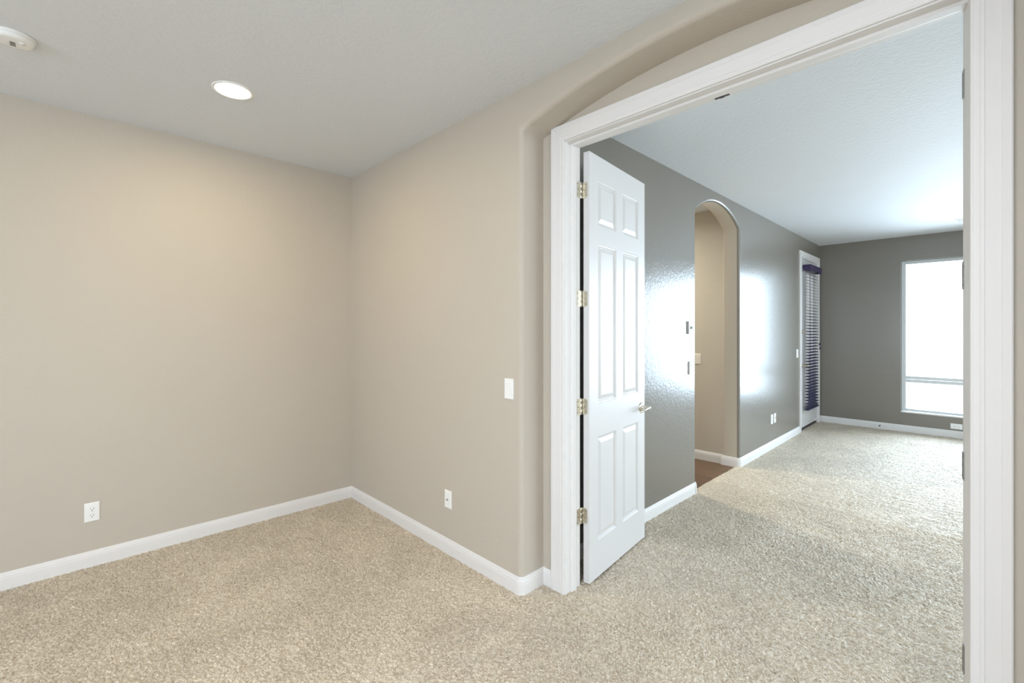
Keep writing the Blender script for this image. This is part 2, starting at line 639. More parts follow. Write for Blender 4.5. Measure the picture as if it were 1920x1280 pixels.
# ------------------------------------------------------------------ grey room walls
GS0, GS1, GSS, GSA = 3.985, 5.035, 2.487, 2.655
DY0, DY1, DZ = 7.375, 8.325, 2.462
RG = 0.024
b = MB()
path = [(GS0, 0.0)] + arch(GS0, GS1, GSS, GSA, 28) + [(GS1, 0.0)]
T = XG - XH
nb = 5
front = [(RG * (1 - math.sin(math.pi / 2 * i / nb)), RG * (1 - math.cos(math.pi / 2 * i / nb))) for i in range(nb + 1)]
back = [(u, T - v) for u, v in reversed(front)]
prof = front + back
nf = len(front)
sweep(b, path, prof, lambda q, v: (XG - v, q[0], q[1]), smooth=True, caps=False, mif=lambda i, j: 0 if i < nf - 1 else 1)
op = offset(path, RG)
for x, mi in ((XG, 0), (XH, 1)):
    y0w = YB - 0.02
    b.face([(x, y0w, 0), (x, op[0][0], 0), (x, op[1][0], op[1][1]), (x, y0w, op[1][1])], mi)
    b.face([(x, y0w, op[1][1]), (x, op[1][0], op[1][1]), (x, op[1][0], H), (x, y0w, H)], mi)
    for i in range(1, len(op) - 2):
        b.face([(x, op[i][0], op[i][1]), (x, op[i + 1][0], op[i + 1][1]), (x, op[i + 1][0], H), (x, op[i][0], H)], mi)
    e = op[-2]
    b.face([(x, op[-1][0], 0), (x, DY0, 0), (x, DY0, e[1]), (x, e[0], e[1])], mi)
    b.face([(x, e[0], e[1]), (x, DY0, e[1]), (x, DY0, H), (x, e[0], H)], mi)
    b.face([(x, DY0, DZ), (x, DY1, DZ), (x, DY1, H), (x, DY0, H)], mi)
    b.face([(x, DY1, 0), (x, YF + 0.1, 0), (x, YF + 0.1, H), (x, DY1, H)], mi)
b.face([(XG, DY0, 0), (XH, DY0, 0), (XH, DY0, DZ), (XG, DY0, DZ)])
b.face([(XG, DY1, 0), (XH, DY1, 0), (XH, DY1, DZ), (XG, DY1, DZ)])
b.face([(XG, DY0, DZ), (XH, DY0, DZ), (XH, DY1, DZ), (XG, DY1, DZ)])
struct(b.build('wall_far_left', [M['gray'], M['beige']]), 'glossy dark grey wall with the small round-topped archway to the hall', 'wall')

FX0, FX1, FZ0, FZ1, FD = -0.78, 1.40, 0.285, 2.405, 0.15
b = MB()
for a0, a1 in (((XG - 0.1, 0), (FX0, H)), ((FX1, 0), (XFR + 0.1, H)), ((FX0, 0), (FX1, FZ0)), ((FX0, FZ1), (FX1, H))):
    b.box((a0[0], YF, a0[1]), (a1[0], YF + FD, a1[1]))
o = b.build('wall_far', M['gray'], weld=True)
struct(o, 'dark grey end wall holding the bright tall window', 'wall')
b = MB()
SY0, SY1, SZ0, SZ1 = 2.7, 6.1, 0.5, 2.4
for a0, a1 in (((YB, 0), (SY0, H)), ((SY1, 0), (YF, H)), ((SY0, 0), (SY1, SZ0)), ((SY0, SZ1), (SY1, H))):
    b.box((XFR, a0[0], a0[1]), (XFR + 0.14, a1[0], a1[1]))
struct(b.build('wall_far_right', M['gray'], weld=False), 'grey side wall of the far room with an added window, hidden behind the jamb', 'wall')

# hall
b = MB()
b.box((-6.0, HY1, -0.01), (XH, HY1 + 0.1, H))
struct(b.build('wall_hall', M['beige']), 'warm beige hall wall seen through the small arch', 'wall')
b = MB()
b.box((-6.0, HY0 - 0.1, -0.01), (XH, HY0, H))
b.box((-6.1, HY0 - 0.1, -0.01), (-6.0, HY1 + 0.1, H))
struct(b.build('wall_hall_side', M['beige'], weld=False), 'near side and end of the hall, hidden from the doorway', 'wall')

# ------------------------------------------------------------------ baseboards
BB = [(0.0, -0.008), (0.014, -0.008), (0.014, 0.058), (0.0125, 0.066), (0.0125, 0.072), (0.009, 0.078), (0.0075, 0.087), (0.004, 0.092), (0.0, 0.092)]


def baseboard(name, paths, label, blocks=()):
    b = MB()
    for p in paths:
        sweep(b, p, BB, lambda q, v: (q[0], q[1], v))
    o = b.build(name, M['trim'])
    struct(o, label, 'baseboard')
    for p in blocks:
        b = MB()
        sweep(b, p, [(u + (0.003 if u > 0 else 0), v if v < 0.09 else v + 0.001) for u, v in BB], lambda q, v: (q[0], q[1], v))
        b.build('corner_block', M['trim'], o)
    return o


def arc2(cx, cy, r, a0, a1, n=8):
    return [(cx + r * math.cos(R(a0 + (a1 - a0) * i / n)), cy + r * math.sin(R(a0 + (a1 - a0) * i / n))) for i in range(n + 1)]


baseboard('baseboard_left', [[(XL, YP), (XL, YN)]], 'white baseboard along the plain beige wall on the left')
# from the room corner, round the bullnose and into the recess up to the casing (room on the path's right, so run it backwards)
corner = arc2(AL - RB, YP + RB, RB, 0, -90)
baseboard('baseboard_front', [[(JL - 0.091, YR), (AL, YR)] + corner + [(XL, YP)]],
          'white baseboard from the room corner, round the bullnose to the doorway casing',
          [[(AL, YP + RB + 0.040)] + corner + [(AL - RB - 0.008, YP)]])
g0 = arc2(XG - RG, GS0 - RG, RG, 0, 90)
g1 = arc2(XG - RG, GS1 + RG, RG, -90, 0)
baseboard('baseboard_far_left', [
    list(reversed([(XG, YB), ] + g0 + [(XG - RG - 0.02, GS0)])),
    list(reversed([(XH + RG, GS1)] + g1 + [(XG, DY0 - 0.078)]))],
    'white baseboard along the glossy grey wall, broken by the small arch',
    [list(reversed([(XG, GS0 - RG - 0.008)] + g0 + [(XG - RG - 0.022, GS0)])),
     list(reversed([(XH - 0.014, GS1 + 0.012), (XH + 0.004, GS1), (XH + 0.032, GS1)]))])
baseboard('baseboard_far', [[(XFR, YF), (XG, YF)]], 'white baseboard along the grey end wall below the window')
baseboard('baseboard_hall', [[(XH, HY1), (-6.0, HY1)]], 'white baseboard on the warm hall wall behind the arch')

# ------------------------------------------------------------------ doorway trim (jambs, stop, casing)
tr = thing('trim_1', (0, 0, 0))
struct(tr, 'white moulded casing and jambs of the wide double doorway', 'door trim')
CAS = [(0.0, 0.0), (0.0, 0.0105), (0.002, 0.0125), (0.0055, 0.0125), (0.006, 0.0118), (0.020, 0.0118), (0.0215, 0.0135), (0.030, 0.0145), (0.031, 0.0132),
       (0.045, 0.0140), (0.064, 0.0158), (0.066, 0.0175), (0.084, 0.0180), (0.0875, 0.0160), (0.0875, 0.0)]
REV = 0.005
cpath = [(JL - REV, -0.008), (JL - REV, JT + REV), (JR + REV, JT + REV), (JR + REV, -0.008)]
b = MB()
sweep(b, cpath, CAS, lambda q, v: (q[0], YR - v, q[1]))
b.build('casing', M['trim'], tr)
b = MB()
sweep(b, cpath, CAS, lambda q, v: (q[0], YB + v, q[1]))
b.build('casing', M['trim'], tr)
b = MB()
jp = [(JL, -0.008), (JL, JT), (JR + 0.01, JT)]
sweep(b, jp, [(0.0, YR - 0.001), (0.0, YB + 0.001), (0.0185, YB + 0.001), (0.0185, YR - 0.001), (0.0, YR - 0.001)], lambda q, v: (q[0], v, q[1]), caps=False)
b.build('jamb', M['trim'], tr)
# right jamb, slightly splayed
SJ0, SJ1 = (-0.0185, YR - 0.001), (-0.0376, YB + 0.001)
b = MB()
pl = [SJ0, SJ1, (0.0, YB + 0.001), (0.0, YR - 0.001)]
for i in range(4):
    p, q = pl[i], pl[(i + 1) % 4]
    b.face([(p[0], p[1], -0.008), (q[0], q[1], -0.008), (q[0], q[1], JT), (p[0], p[1], JT)])
b.face([(p[0], p[1], JT) for p in pl])
b.face([(p[0], p[1], -0.008) for p in pl])
b.build('jamb', M['trim'], tr)
b = MB()
sweep(b, jp, [(0.0, YR + 0.042), (-0.009, YR + 0.042), (-0.011, YR + 0.044), (-0.011, YR + 0.080), (-0.009, YR + 0.086), (0.0, YR + 0.086)], lambda q, v: (q[0], v, q[1]))
b.build('door_stop', M['trim'], tr)
# strike of the ball catches on the head, dark
b = MB()
b.box((-0.818, 2.042, JT - 0.003), (-0.757, 2.060, JT))
b.box((-0.797, 2.044, JT - 0.006), (-0.778, 2.058, JT - 0.003))
o = b.build('strike_plate', M['bronze'], tr)
o['label'] = 'small dark strike plate under the door head'
HZ = (2.222, 1.611, 1.003, 0.387)
sj = (Vector((*SJ1, 0)) - Vector((*SJ0, 0)))
sj = sj / sj.y
sn = Vector((-sj.y, sj.x, 0)).normalized()           # out of the jamb face
for z in HZ:
    b = MB()
    def on_jamb(y, zz, t):
        return Vector((SJ0[0] + sj.x * (y - SJ0[1]), y, zz)) + sn * t
    hh = 0.0445
    outl = [(2.042, z - hh), (2.066, z - hh), (2.0705, z - hh + 0.010), (2.0705, z + hh - 0.010), (2.066, z + hh), (2.042, z + hh)]
    b.face([on_jamb(y, zz, 0.0022) for y, zz in outl])
    for i in range(len(outl)):
        p, q = outl[i], outl[(i + 1) % len(outl)]
        b.face([on_jamb(*p, 0.0), on_jamb(*q, 0.0), on_jamb(*q, 0.0022), on_jamb(*p, 0.0022)])
    for dz, yy in ((-0.03, 2.052), (0.0, 2.058), (0.03, 2.052)):
        b.face([on_jamb(yy + 0.003 * math.cos(a * 0.785), z + dz + 0.003 * math.sin(a * 0.785), 0.0026) for a in range(8)], 1)
    o = b.build('hinge_plate', [M['steel'], M['slot']], tr)
    o['label'] = 'dull metal hinge plate let into the right jamb'

# ------------------------------------------------------------------ open six-panel door (left leaf)
LW, LH, LT, LZ = 0.757, 2.424, 0.037, 0.013
PX, PY = -1.5745, 2.0795                       # hinge pin
ANG = 96.4
d1 = thing('door_1', (PX, PY, 0), R(ANG))
struct(d1, 'tall white six-panel door standing open into the grey room', 'door')
# local frame: x along the leaf from the hinge, -y ... the face we see looks to local -y
X0 = 0.0125
panels = [(0.100, 0.331, 2.040, 2.298), (0.421, 0.653, 2.040, 2.298), (0.100, 0.331, 1.012, 1.930), (0.421, 0.653, 1.012, 1.930),
          (0.100, 0.331, 0.222, 0.820), (0.421, 0.653, 0.222, 0.820)]


def panel_door(mb, w, z0, z1, t, panels, x0, ytop):
    """a moulded leaf: both faces carry sticking, sunk bevel and raised field"""
    xs = sorted({0.0, w} | {p[0] for p in panels} | {p[1] for p in panels})
    zs = sorted({z0, z1} | {p[2] for p in panels} | {p[3] for p in panels})
    for side in (0, 1):
        y = ytop - t if side == 0 else ytop
        s = 1 if side == 0 else -1
        for i in range(len(xs) - 1):
            for j in range(len(zs) - 1):
                a = (xs[i], xs[i + 1], zs[j], zs[j + 1])
                if any(abs(a[0] - p[0]) < 1e-6 and abs(a[1] - p[1]) < 1e-6 and a[2] >= p[2] - 1e-6 and a[3] <= p[3] + 1e-6 for p in panels):
                    continue
                mb.face([(x0 + a[0], y, a[2]), (x0 + a[1], y, a[2]), (x0 + a[1], y, a[3]), (x0 + a[0], y, a[3])])
        for p in panels:
            rings = []
            for ins, dep in ((0, 0), (0.003, 0.003), (0.009, 0.0045), (0.013, 0.0095), (0.019, 0.0095), (0.040, 0.0035), (0.042, 0.0030)):
                rings.append([(x0 + p[0] + ins, y + s * dep, p[2] + ins), (x0 + p[1] - ins, y + s * dep, p[2] + ins),
                              (x0 + p[1] - ins, y + s * dep, p[3] - ins), (x0 + p[0] + ins, y + s * dep, p[3] - ins)])
            for r0, r1 in zip(rings, rings[1:]):
                for q in range(4):
                    mb.face([r0[q], r0[(q + 1) % 4], r1[(q + 1) % 4], r1[q]])
            mb.face(rings[-1])
    y0, y1 = ytop - t, ytop
    for x in (x0, x0 + w):
        mb.face([(x, y0, z0), (x, y1, z0), (x, y1, z1), (x, y0, z1)])
    for z in (z0, z1):
        mb.face([(x0, y0, z), (x0 + w, y0, z), (x0 + w, y1, z), (x0, y1, z)])


YT = -0.012                                   # far face of the leaf in the hinge's frame
b = MB()
panel_door(b, LW, LZ, LZ + LH, LT, panels, X0, YT)
b.build('leaf', M['door'], d1)
for z in HZ:
    b = MB()
    b.lathe([(0.0, -0.047), (0.004, -0.047), (0.0065, -0.0445), (0.0065, -0.015), (0.006, -0.0145), (0.0065, -0.014), (0.0065, 0.015),
             (0.006, 0.0155), (0.0065, 0.016), (0.0065, 0.0445), (0.004, 0.047), (0.0, 0.047)], 16, 0, 'z', (0, 0, z))
    # plate on the leaf's edge (rounded corners)
    def plate(mb, to3, wd, ht, r=0.012):
        pts = [(0, -ht / 2)] + [(wd - r + r * math.cos(R(a)), -ht / 2 + r + r * math.sin(R(a))) for a in range(-90, 1, 15)] \
            + [(wd - r + r * math.cos(R(a)), ht / 2 - r + r * math.sin(R(a))) for a in range(0, 91, 15)] + [(0, ht / 2)]
        lo = [to3(u, v, 0.0) for u, v in pts]
        hi = [to3(u, v, 0.0025) for u, v in pts]
        mb.face(hi)
        for i in range(len(pts)):
            j = (i + 1) % len(pts)
            mb.face([lo[i], lo[j], hi[j], hi[i]])
    plate(b, lambda u, v, t: (X0 - t, -0.004 - u, z + v), 0.034, 0.089)
    for u, v in ((0.024, 0.03), (0.017, 0.0), (0.024, -0.03)):
        b.lathe([(0.0, X0 - 0.0035), (0.003, X0 - 0.0035), (0.0036, X0 - 0.0025)], 10, 1, 'x', (0, -0.004 - u, z + v))
    # plate on the jamb: turn the world frame into the leaf's
    ca, sa = math.cos(R(-ANG)), math.sin(R(-ANG))
    def tl(x, y, zz):
        dx, dy = x - PX, y - PY
        return (dx * ca - dy * sa, dx * sa + dy * ca, zz)
    plate(b, lambda u, v, t: tl(JL + t, YB + 0.008 - u, z + v), 0.040, 0.089)
    for u, v in ((0.031, 0.03), (0.024, 0.0), (0.031, -0.03)):
        cx = tl(JL + 0.003, YB + 0.008 - u, z + v)
        b.box((cx[0] - 0.002, cx[1] - 0.002, cx[2] - 0.002), (cx[0] + 0.002, cx[1] + 0.002, cx[2] + 0.002), 1)
    o = b.build('hinge', [M['nickel'], M['steel']], d1)
    o['label'] = 'satin nickel butt hinge'
# lever handle on the visible face
hx, hz, hy = X0 + 0.697, 0.912, YT - LT
h = MB()
h.lathe([(0.0, hy - 0.010), (0.018, hy - 0.010), (0.026, hy - 0.007), (0.031, hy - 0.003), (0.032, hy), (0.0, hy)], 28, 0, 'y', (hx, 0, hz))
o = h.build('door_handle', M['nickel'], d1)
o['label'] = 'satin nickel lever handle'
h = MB()
h.lathe([(0.013, hy - 0.008), (0.011, hy - 0.018), (0.0095, hy - 0.034), (0.0125, hy - 0.044), (0.0135, hy - 0.060), (0.010, hy - 0.066), (0.0, hy - 0.067)], 18, 0, 'y', (hx, 0, hz))
lp = [(hx + 0.004, hy - 0.054, hz), (hx - 0.02, hy - 0.055, hz - 0.001), (hx - 0.05, hy - 0.056, hz - 0.004), (hx - 0.08, hy - 0.055, hz - 0.007), (hx - 0.105, hy - 0.050, hz - 0.012), (hx - 0.114, hy - 0.045, hz - 0.018)]
h.tube(lp, 0.008, 12, 0, [0.010, 0.0105, 0.0085, 0.0075, 0.007, 0.005])
h.build('lever', M['nickel'], o)

# ------------------------------------------------------------------ far window
w1 = thing('window_1', (0, 0, 0))
struct(w1, 'tall bright window in the grey end wall with a low horizontal bar', 'window')
wy = YF + 0.085
b = MB()
fw = 0.048
b.box((FX0, wy, FZ0), (FX0 + fw, wy + 0.06, FZ1))
b.box((FX1 - fw, wy, FZ0), (FX1, wy + 0.06, FZ1))
b.box((FX0 + fw, wy, FZ1 - fw), (FX1 - fw, wy + 0.06, FZ1))
b.box((FX0 + fw, wy, FZ0), (FX1 - fw, wy + 0.06, FZ0 + 0.030))
b.build('window_frame', M['vinyl'], w1, bevel=0.003, weld=False)
b = MB()
b.box((FX0 + fw, wy - 0.004, 0.735), (FX1 - fw, wy + 0.055, 0.778))
b.box((FX0 + fw, wy + 0.004, 0.690), (FX1 - fw, wy + 0.055, 0.731))
b.build('crossbar', M['vinyl'], w1, bevel=0.003, weld=False)
b = MB()
b.box((FX0 + fw, wy + 0.028, FZ0 + 0.03), (FX1 - fw, wy + 0.033, 0.70))
b.box((FX0 + fw, wy + 0.028, 0.76), (FX1 - fw, wy + 0.033, FZ1 - fw))
b.build('pane', M['glass'], w1, weld=False)
b = MB()
b.box((FX0, YF - 0.012, FZ0 - 0.018), (FX1, wy, FZ0 + 0.002))
b.build('window_sill', M['trim'], w1, bevel=0.004)

# unseen windows for daylight: rear one inferred, both side ones added for brightness
def plain_window(name, label, box_fn, u0, u1, z0, z1):
    wn = thing(name)
    struct(wn, label, 'window')
    b = MB()
    for a in ((u0, u0 + 0.05, z0, z1), (u1 - 0.05, u1, z0, z1), (u0, u1, z0, z0 + 0.05), (u0, u1, z1 - 0.05, z1), ((u0 + u1) / 2 - 0.025, (u0 + u1) / 2 + 0.025, z0, z1)):
        b.box(*box_fn(a, 0.0, 0.05))
    b.build('window_frame', M['vinyl'], wn, weld=False)
    b = MB()
    b.box(*box_fn((u0, u1, z0, z1), 0.022, 0.027))
    b.build('pane', M['glass'], wn)


plain_window('added_window_2', 'added side window to brighten the grey room, unseen behind the right jamb',
             lambda a, t0, t1: ((XFR + 0.06 + t0, a[0], a[2]), (XFR + 0.06 + t1, a[1], a[3])), SY0, SY1, SZ0, SZ1)
plain_window('added_window_4', 'added side window to brighten the near room, unseen outside the picture on the right',
             lambda a, t0, t1: ((XNR + 0.05 + t0, a[0], a[2]), (XNR + 0.05 + t1, a[1], a[3])), QY0, QY1, QZ0, QZ1)
plain_window('window_3', 'window of the near room behind the camera',
             lambda a, t0, t1: ((a[0], YN - 0.06 - t1, a[2]), (a[1], YN - 0.06 - t0, a[3])), WX0, WX1, WZ0, WZ1)

# ------------------------------------------------------------------ glazed exterior door and its casing
t2 = thing('trim_2')
struct(t2, 'white casing around the glazed door at the far corner', 'door trim')
C2 = [(0.0, 0.0), (0.0, 0.010), (0.006, 0.012), (0.02, 0.010), (0.03, 0.014), (0.065, 0.015), (0.068, 0.017), (0.076, 0.016), (0.076, 0.0)]
dp = [(DY0, 0.0), (DY0, DZ), (DY1, DZ), (DY1, 0.0)]
b = MB()
sweep(b, dp, C2, lambda q, v: (XG + v, q[0], q[1]))
b.build('casing', M['trim'], t2)
b = MB()
sweep(b, dp, [(0.0, 0.0), (-0.019, 0.0), (-0.019, 0.17), (0.0, 0.17)], lambda q, v: (XG - v, q[0], q[1]))
sweep(b, dp, [(-0.019, 0.053), (-0.031, 0.053), (-0.031, 0.10), (-0.019, 0.10)], lambda q, v: (XG - v, q[0], q[1]))
b.build('jamb', M['trim'], t2)
b = MB()
b.box((XG - 0.16, DY0 + 0.019, 0.0), (XG - 0.012, DY1 - 0.019, 0.022))
b.box((XG - 0.10, DY0 + 0.019, 0.022), (XG - 0.055, DY1 - 0.019, 0.034))
o = b.build('threshold', M['bronze'], t2, bevel=0.002, weld=False)
o['label'] = 'dark metal threshold'

EY0, EY1, EZ0, EZ1 = DY0 + 0.022, DY1 - 0.022, 0.045, DZ - 0.024
EX = XG - 0.006                                  # room-side face of the leaf
d2 = thing('door_2', (EX, EY0, 0), 0)
struct(d2, 'white glazed exterior door at the far corner with a dark blind', 'door')
LY0, LY1, LZ0, LZ1 = EY0 + 0.205, EY1 - 0.205, 0.33, 2.28
b = MB()
ex, ey = EX, EY0
for a in ((EY0, LY0, EZ0, EZ1), (LY1, EY1, EZ0, EZ1), (LY0, LY1, EZ0, LZ0), (LY0, LY1, LZ1, EZ1)):
    b.box((-0.044, a[0] - ey, a[2]), (0, a[1] - ey, a[3]))
b.build('leaf', M['door'], d2)
b = MB()
lp = [(LY0 - ey, LZ0), (LY0 - ey, LZ1), (LY1 - ey, LZ1), (LY1 - ey, LZ0), (LY0 - ey, LZ0)]
for a in ((LY0, LY0 + 0.03, LZ0, LZ1), (LY1 - 0.03, LY1, LZ0, LZ1), (LY0 + 0.03, LY1 - 0.03, LZ0, LZ0 + 0.03), (LY0 + 0.03, LY1 - 0.03, LZ1 - 0.03, LZ1)):
    b.box((-0.050, a[0] - ey, a[2]), (0.010, a[1] - ey, a[3]))
b.build('glazing_frame', M['door'], d2, bevel=0.003, weld=False)
b = MB()
b.box((-0.026, LY0 + 0.02 - ey, LZ0 + 0.02), (-0.020, LY1 - 0.02 - ey, LZ1 - 0.02))
b.build('pane', M['glass'], d2)
b = MB()
b.box((0.0, 0.045, EZ1 - 0.15), (0.004, EY1 - EY0 - 0.05, EZ1 - 0.135))
b.box((0, 0.02, 0.055), (0.012, EY1 - EY0 - 0.02, 0.085))
b.build('rail_moulding', M['door'], d2, weld=False)
ky = 0.056
b = MB()
b.lathe([(0.0, 0.020), (0.010, 0.020), (0.012, 0.012), (0.024, 0.010), (0.030, 0.004), (0.031, 0.0), (0.0, 0.0)], 24, 0, 'x', (0, ky, 1.405))
b.box((0.018, ky - 0.004, 1.395), (0.030, ky + 0.004, 1.415))
o = b.build('deadbolt', M['brass'], d2)
o['label'] = 'nickel deadbolt turn'
b = MB()
b.lathe([(0.0, 0.010), (0.020, 0.010), (0.028, 0.006), (0.031, 0.0), (0.0, 0.0)], 24, 0, 'x', (0, ky, 0.925))
o = b.build('door_handle', M['brass'], d2)
o['label'] = 'nickel lever handle'
b = MB()
b.lathe([(0.012, 0.008), (0.0095, 0.03), (0.012, 0.045), (0.012, 0.085), (0.0, 0.087)], 16, 0, 'x', (0, ky, 0.925))
b.tube([(0.078, ky - 0.004, 0.925), (0.080, ky + 0.03, 0.924), (0.080, ky + 0.07, 0.92), (0.074, ky + 0.105, 0.91)], 0.008, 10, 0, [0.010, 0.009, 0.008, 0.006])
b.build('lever', M['brass'], o)

# dark horizontal blind hung on the glazed door
BX, BY0, BY1 = XG + 0.045, 7.500, 8.095
bl = thing('window_blind', (BX, (BY0 + BY1) / 2, 0.27))
tag(bl, 'dark purple-navy horizontal slat blind hanging on the glazed far door', 'blind')
oz_ = 0.27
hl = (BY1 - BY0) / 2
b = MB()
vd = 0.055
b.box((vd - 0.012, -hl - 0.022, 2.268 - oz_), (vd, hl + 0.022, 2.352 - oz_))
b.box((-0.040, -hl - 0.022, 2.268 - oz_), (vd - 0.012, -hl - 0.010, 2.352 - oz_))
b.box((-0.040, hl + 0.010, 2.268 - oz_), (vd - 0.012, hl + 0.022, 2.352 - oz_))
b.box((-0.040, -hl - 0.010, 2.335 - oz_), (vd - 0.012, hl + 0.010, 2.347 - oz_))
o = b.build('valance', M['purple'], bl, bevel=0.003, weld=False)
o['label'] = 'deep purple valance'
b = MB()
b.box((-0.030, -hl, 2.290 - oz_), (0.025, hl, 2.334 - oz_))
b.build('head_rail', M['vinyl'], bl)
b = MB()
tilt = R(16)
nsl = 46
ztop, zbot = 2.262, 0.335
for i in range(nsl):
    z = ztop - (ztop - zbot) * i / (nsl - 1) - oz_
    hw = 0.025
    rows = []
    for u in (-1, -0.5, 0, 0.5, 1):
        x = u * hw * math.cos(tilt)
        zz = z - u * hw * math.sin(tilt) + 0.0015 * (1 - u * u)
        rows.append((x, zz))
    top = [[(x, y, zz + 0.0014) for x, zz in rows] for y in (-hl, hl)]
    bot = [[(x, y, zz - 0.0014) for x, zz in rows] for y in (-hl, hl)]
    b.grid(top, 0, True)
    b.grid(bot, 0, True)
    for q in (0, 1):
        b.face(top[q] + bot[q][::-1])
    for q in (0, -1):
        b.face([top[0][q], top[1][q], bot[1][q], bot[0][q]])
b.build('slats', M['navy'], bl, weld=False)
b = MB()
b.box((-0.026, -hl, 0.288 - oz_), (0.026, hl, 0.308 - oz_))
b.build('bottom_rail', M['navy'], bl, bevel=0.003)
b = MB()
for y in (-hl + 0.10, hl - 0.10):
    for x in (-0.026, 0.026):
        b.box((x - 0.0008, y - 0.002, 0.30 - oz_), (x + 0.0008, y + 0.002, 2.29 - oz_))
b.build('ladder_cord', M['cord'], bl, weld=False)
for dy, z in ((-0.035, 1.205), (-0.012, 1.145)):
    b = MB()
    b.lathe([(0.0, 0.036), (0.005, 0.034), (0.011, 0.012), (0.013, 0.0), (0.011, -0.008), (0.0, -0.010)], 14, 0, 'z', (0.040, hl + dy, z - oz_))
    b.box((0.0392, hl + dy - 0.0008, z + 0.03 - oz_), (0.0408, hl + dy + 0.0008, 2.29 - oz_))
    o = b.build('cord_tassel', M['purple'], bl, weld=False)
b = MB()
b.tube([(0.03, -hl + 0.02, 2.28 - oz_), (0.034, -hl + 0.018, 1.4 - oz_), (0.034, -hl + 0.018, 0.40 - oz_)], 0.0025, 8)
b.build('tilt_wand', M['cord'], bl)


# ------------------------------------------------------------------ plates on the walls
def frame_obj(name, origin, right, out):
    """an empty whose local x runs along the wall, y out of the wall, z up"""
    t = thing(name, origin, 0)
    rx, ox = -Vector(right), Vector(out)          # local x runs to the left for someone facing the wall
    m = Matrix((rx, ox, Vector((0, 0, 1)))).transposed()
    t.rotation_euler = m.to_euler()
    return t


def plate_mesh(mb, w, h, t=0.006, mi=0):
    """bevelled cover plate, local x along, y out, z up, centred"""
    r0 = [(-w / 2, 0, -h / 2), (w / 2, 0, -h / 2), (w / 2, 0, h / 2), (-w / 2, 0, h / 2)]
    r1 = [(x * 1.0, t * 0.5, z) for x, y, z in r0]
    k = 0.0035
    r2 = [(x - math.copysign(k, x), t, z - math.copysign(k, z)) for x, y, z in r0]
    for a, c2 in ((r0, r1), (r1, r2)):
        for i in range(4):
            mb.face([a[i], a[(i + 1) % 4], c2[(i + 1) % 4], c2[i]], mi)
    mb.face(r2, mi)
    mb.face(r0, mi)


def screw(mb, x, z, t=0.006, mi=0):
    mb.lathe([(0.0, t + 0.001), (0.0026, t + 0.001), (0.003, t)], 10, mi, 'y', (x, 0, z))


def receptacle(parent, cx, cz, turn=False):
    b = MB()
    w, h = 0.034, 0.028
    pts = []
    for i in range(24):
        a = 2 * math.pi * i / 24
        pts.append((max(-w / 2, min(w / 2, 0.0185 * math.cos(a))), max(-h / 2, min(h / 2, 0.0185 * math.sin(a)))))
    rot = (lambda p: (p[1], -p[0])) if turn else (lambda p: p)
    q = [rot(p) for p in pts]
    b.face([(cx + x, 0.0085, cz + z) for x, z in q])
    for i in range(24):
        j = (i + 1) % 24
        b.face([(cx + q[i][0], 0.005, cz + q[i][1]), (cx + q[j][0], 0.005, cz + q[j][1]), (cx + q[j][0], 0.0085, cz + q[j][1]), (cx + q[i][0], 0.0085, cz + q[i][1])])
    for x0, z0, x1, z1 in ((-0.0075, -0.002, -0.0052, 0.007), (0.0052, -0.001, 0.0075, 0.006), (-0.0024, -0.0105, 0.0024, -0.0060)):
        p0, p1 = rot((x0, z0)), rot((x1, z1))
        b.box((cx + min(p0[0], p1[0]), 0.0083, cz + min(p0[1], p1[1])), (cx + max(p0[0], p1[0]), 0.0089, cz + max(p0[1], p1[1])), 1)
    return b.build('receptacle', [M['plate'], M['slot']], parent)


def outlet(name, origin, right, out, label, group=None, w=0.070, h=0.114, flat=False):
    t = frame_obj(name, origin, right, out)
    tag(t, label, 'outlet', group)
    b = MB()
    if flat:
        w, h = h, w
    plate_mesh(b, w, h)
    screw(b, 0, 0, 0.006, 0)
    b.build('cover_plate', M['plate'], t)
    for s in (-0.0195, 0.0195):
        receptacle(t, s if flat else 0, 0 if flat else s, flat)
    return t


def rocker(name, origin, right, out, label, w=0.070, h=0.114, mat='plate', t=0.006, gang=1):
    o = frame_obj(name, origin, right, out)
    tag(o, label, 'light switch')
    b = MB()
    plate_mesh(b, w, h, t)
    for i in range(gang):
        x = (i - (gang - 1) / 2) * 0.046
        for z in (-0.048, 0.048):
            screw(b, x, z, t)
    b.build('cover_plate', M[mat], o)
    for i in range(gang):
        x = (i - (gang - 1) / 2) * 0.046
        b = MB()
        a, zt = 0.0165, 0.033
        y0, ym, y1 = t - 0.001, t + 0.0015, t + 0.005
        side = [(y1, zt), (ym, 0.0), (t + 0.002, -zt)]
        b.grid([[(x - a, y, z) for y, z in side], [(x + a, y, z) for y, z in side]], 0, False)
        for sx in (-a, a):
            b.face([(x + sx, y0, zt)] + [(x + sx, y, z) for y, z in side] + [(x + sx, y0, -zt)])
        b.face([(x - a, y0, zt), (x + a, y0, zt), (x + a, y1, zt), (x - a, y1, zt)])
        b.face([(x - a, y0, -zt), (x + a, y0, -zt), (x + a, t + 0.002, -zt), (x - a, t + 0.002, -zt)])
        b.build('rocker', M[mat], o)
    return o


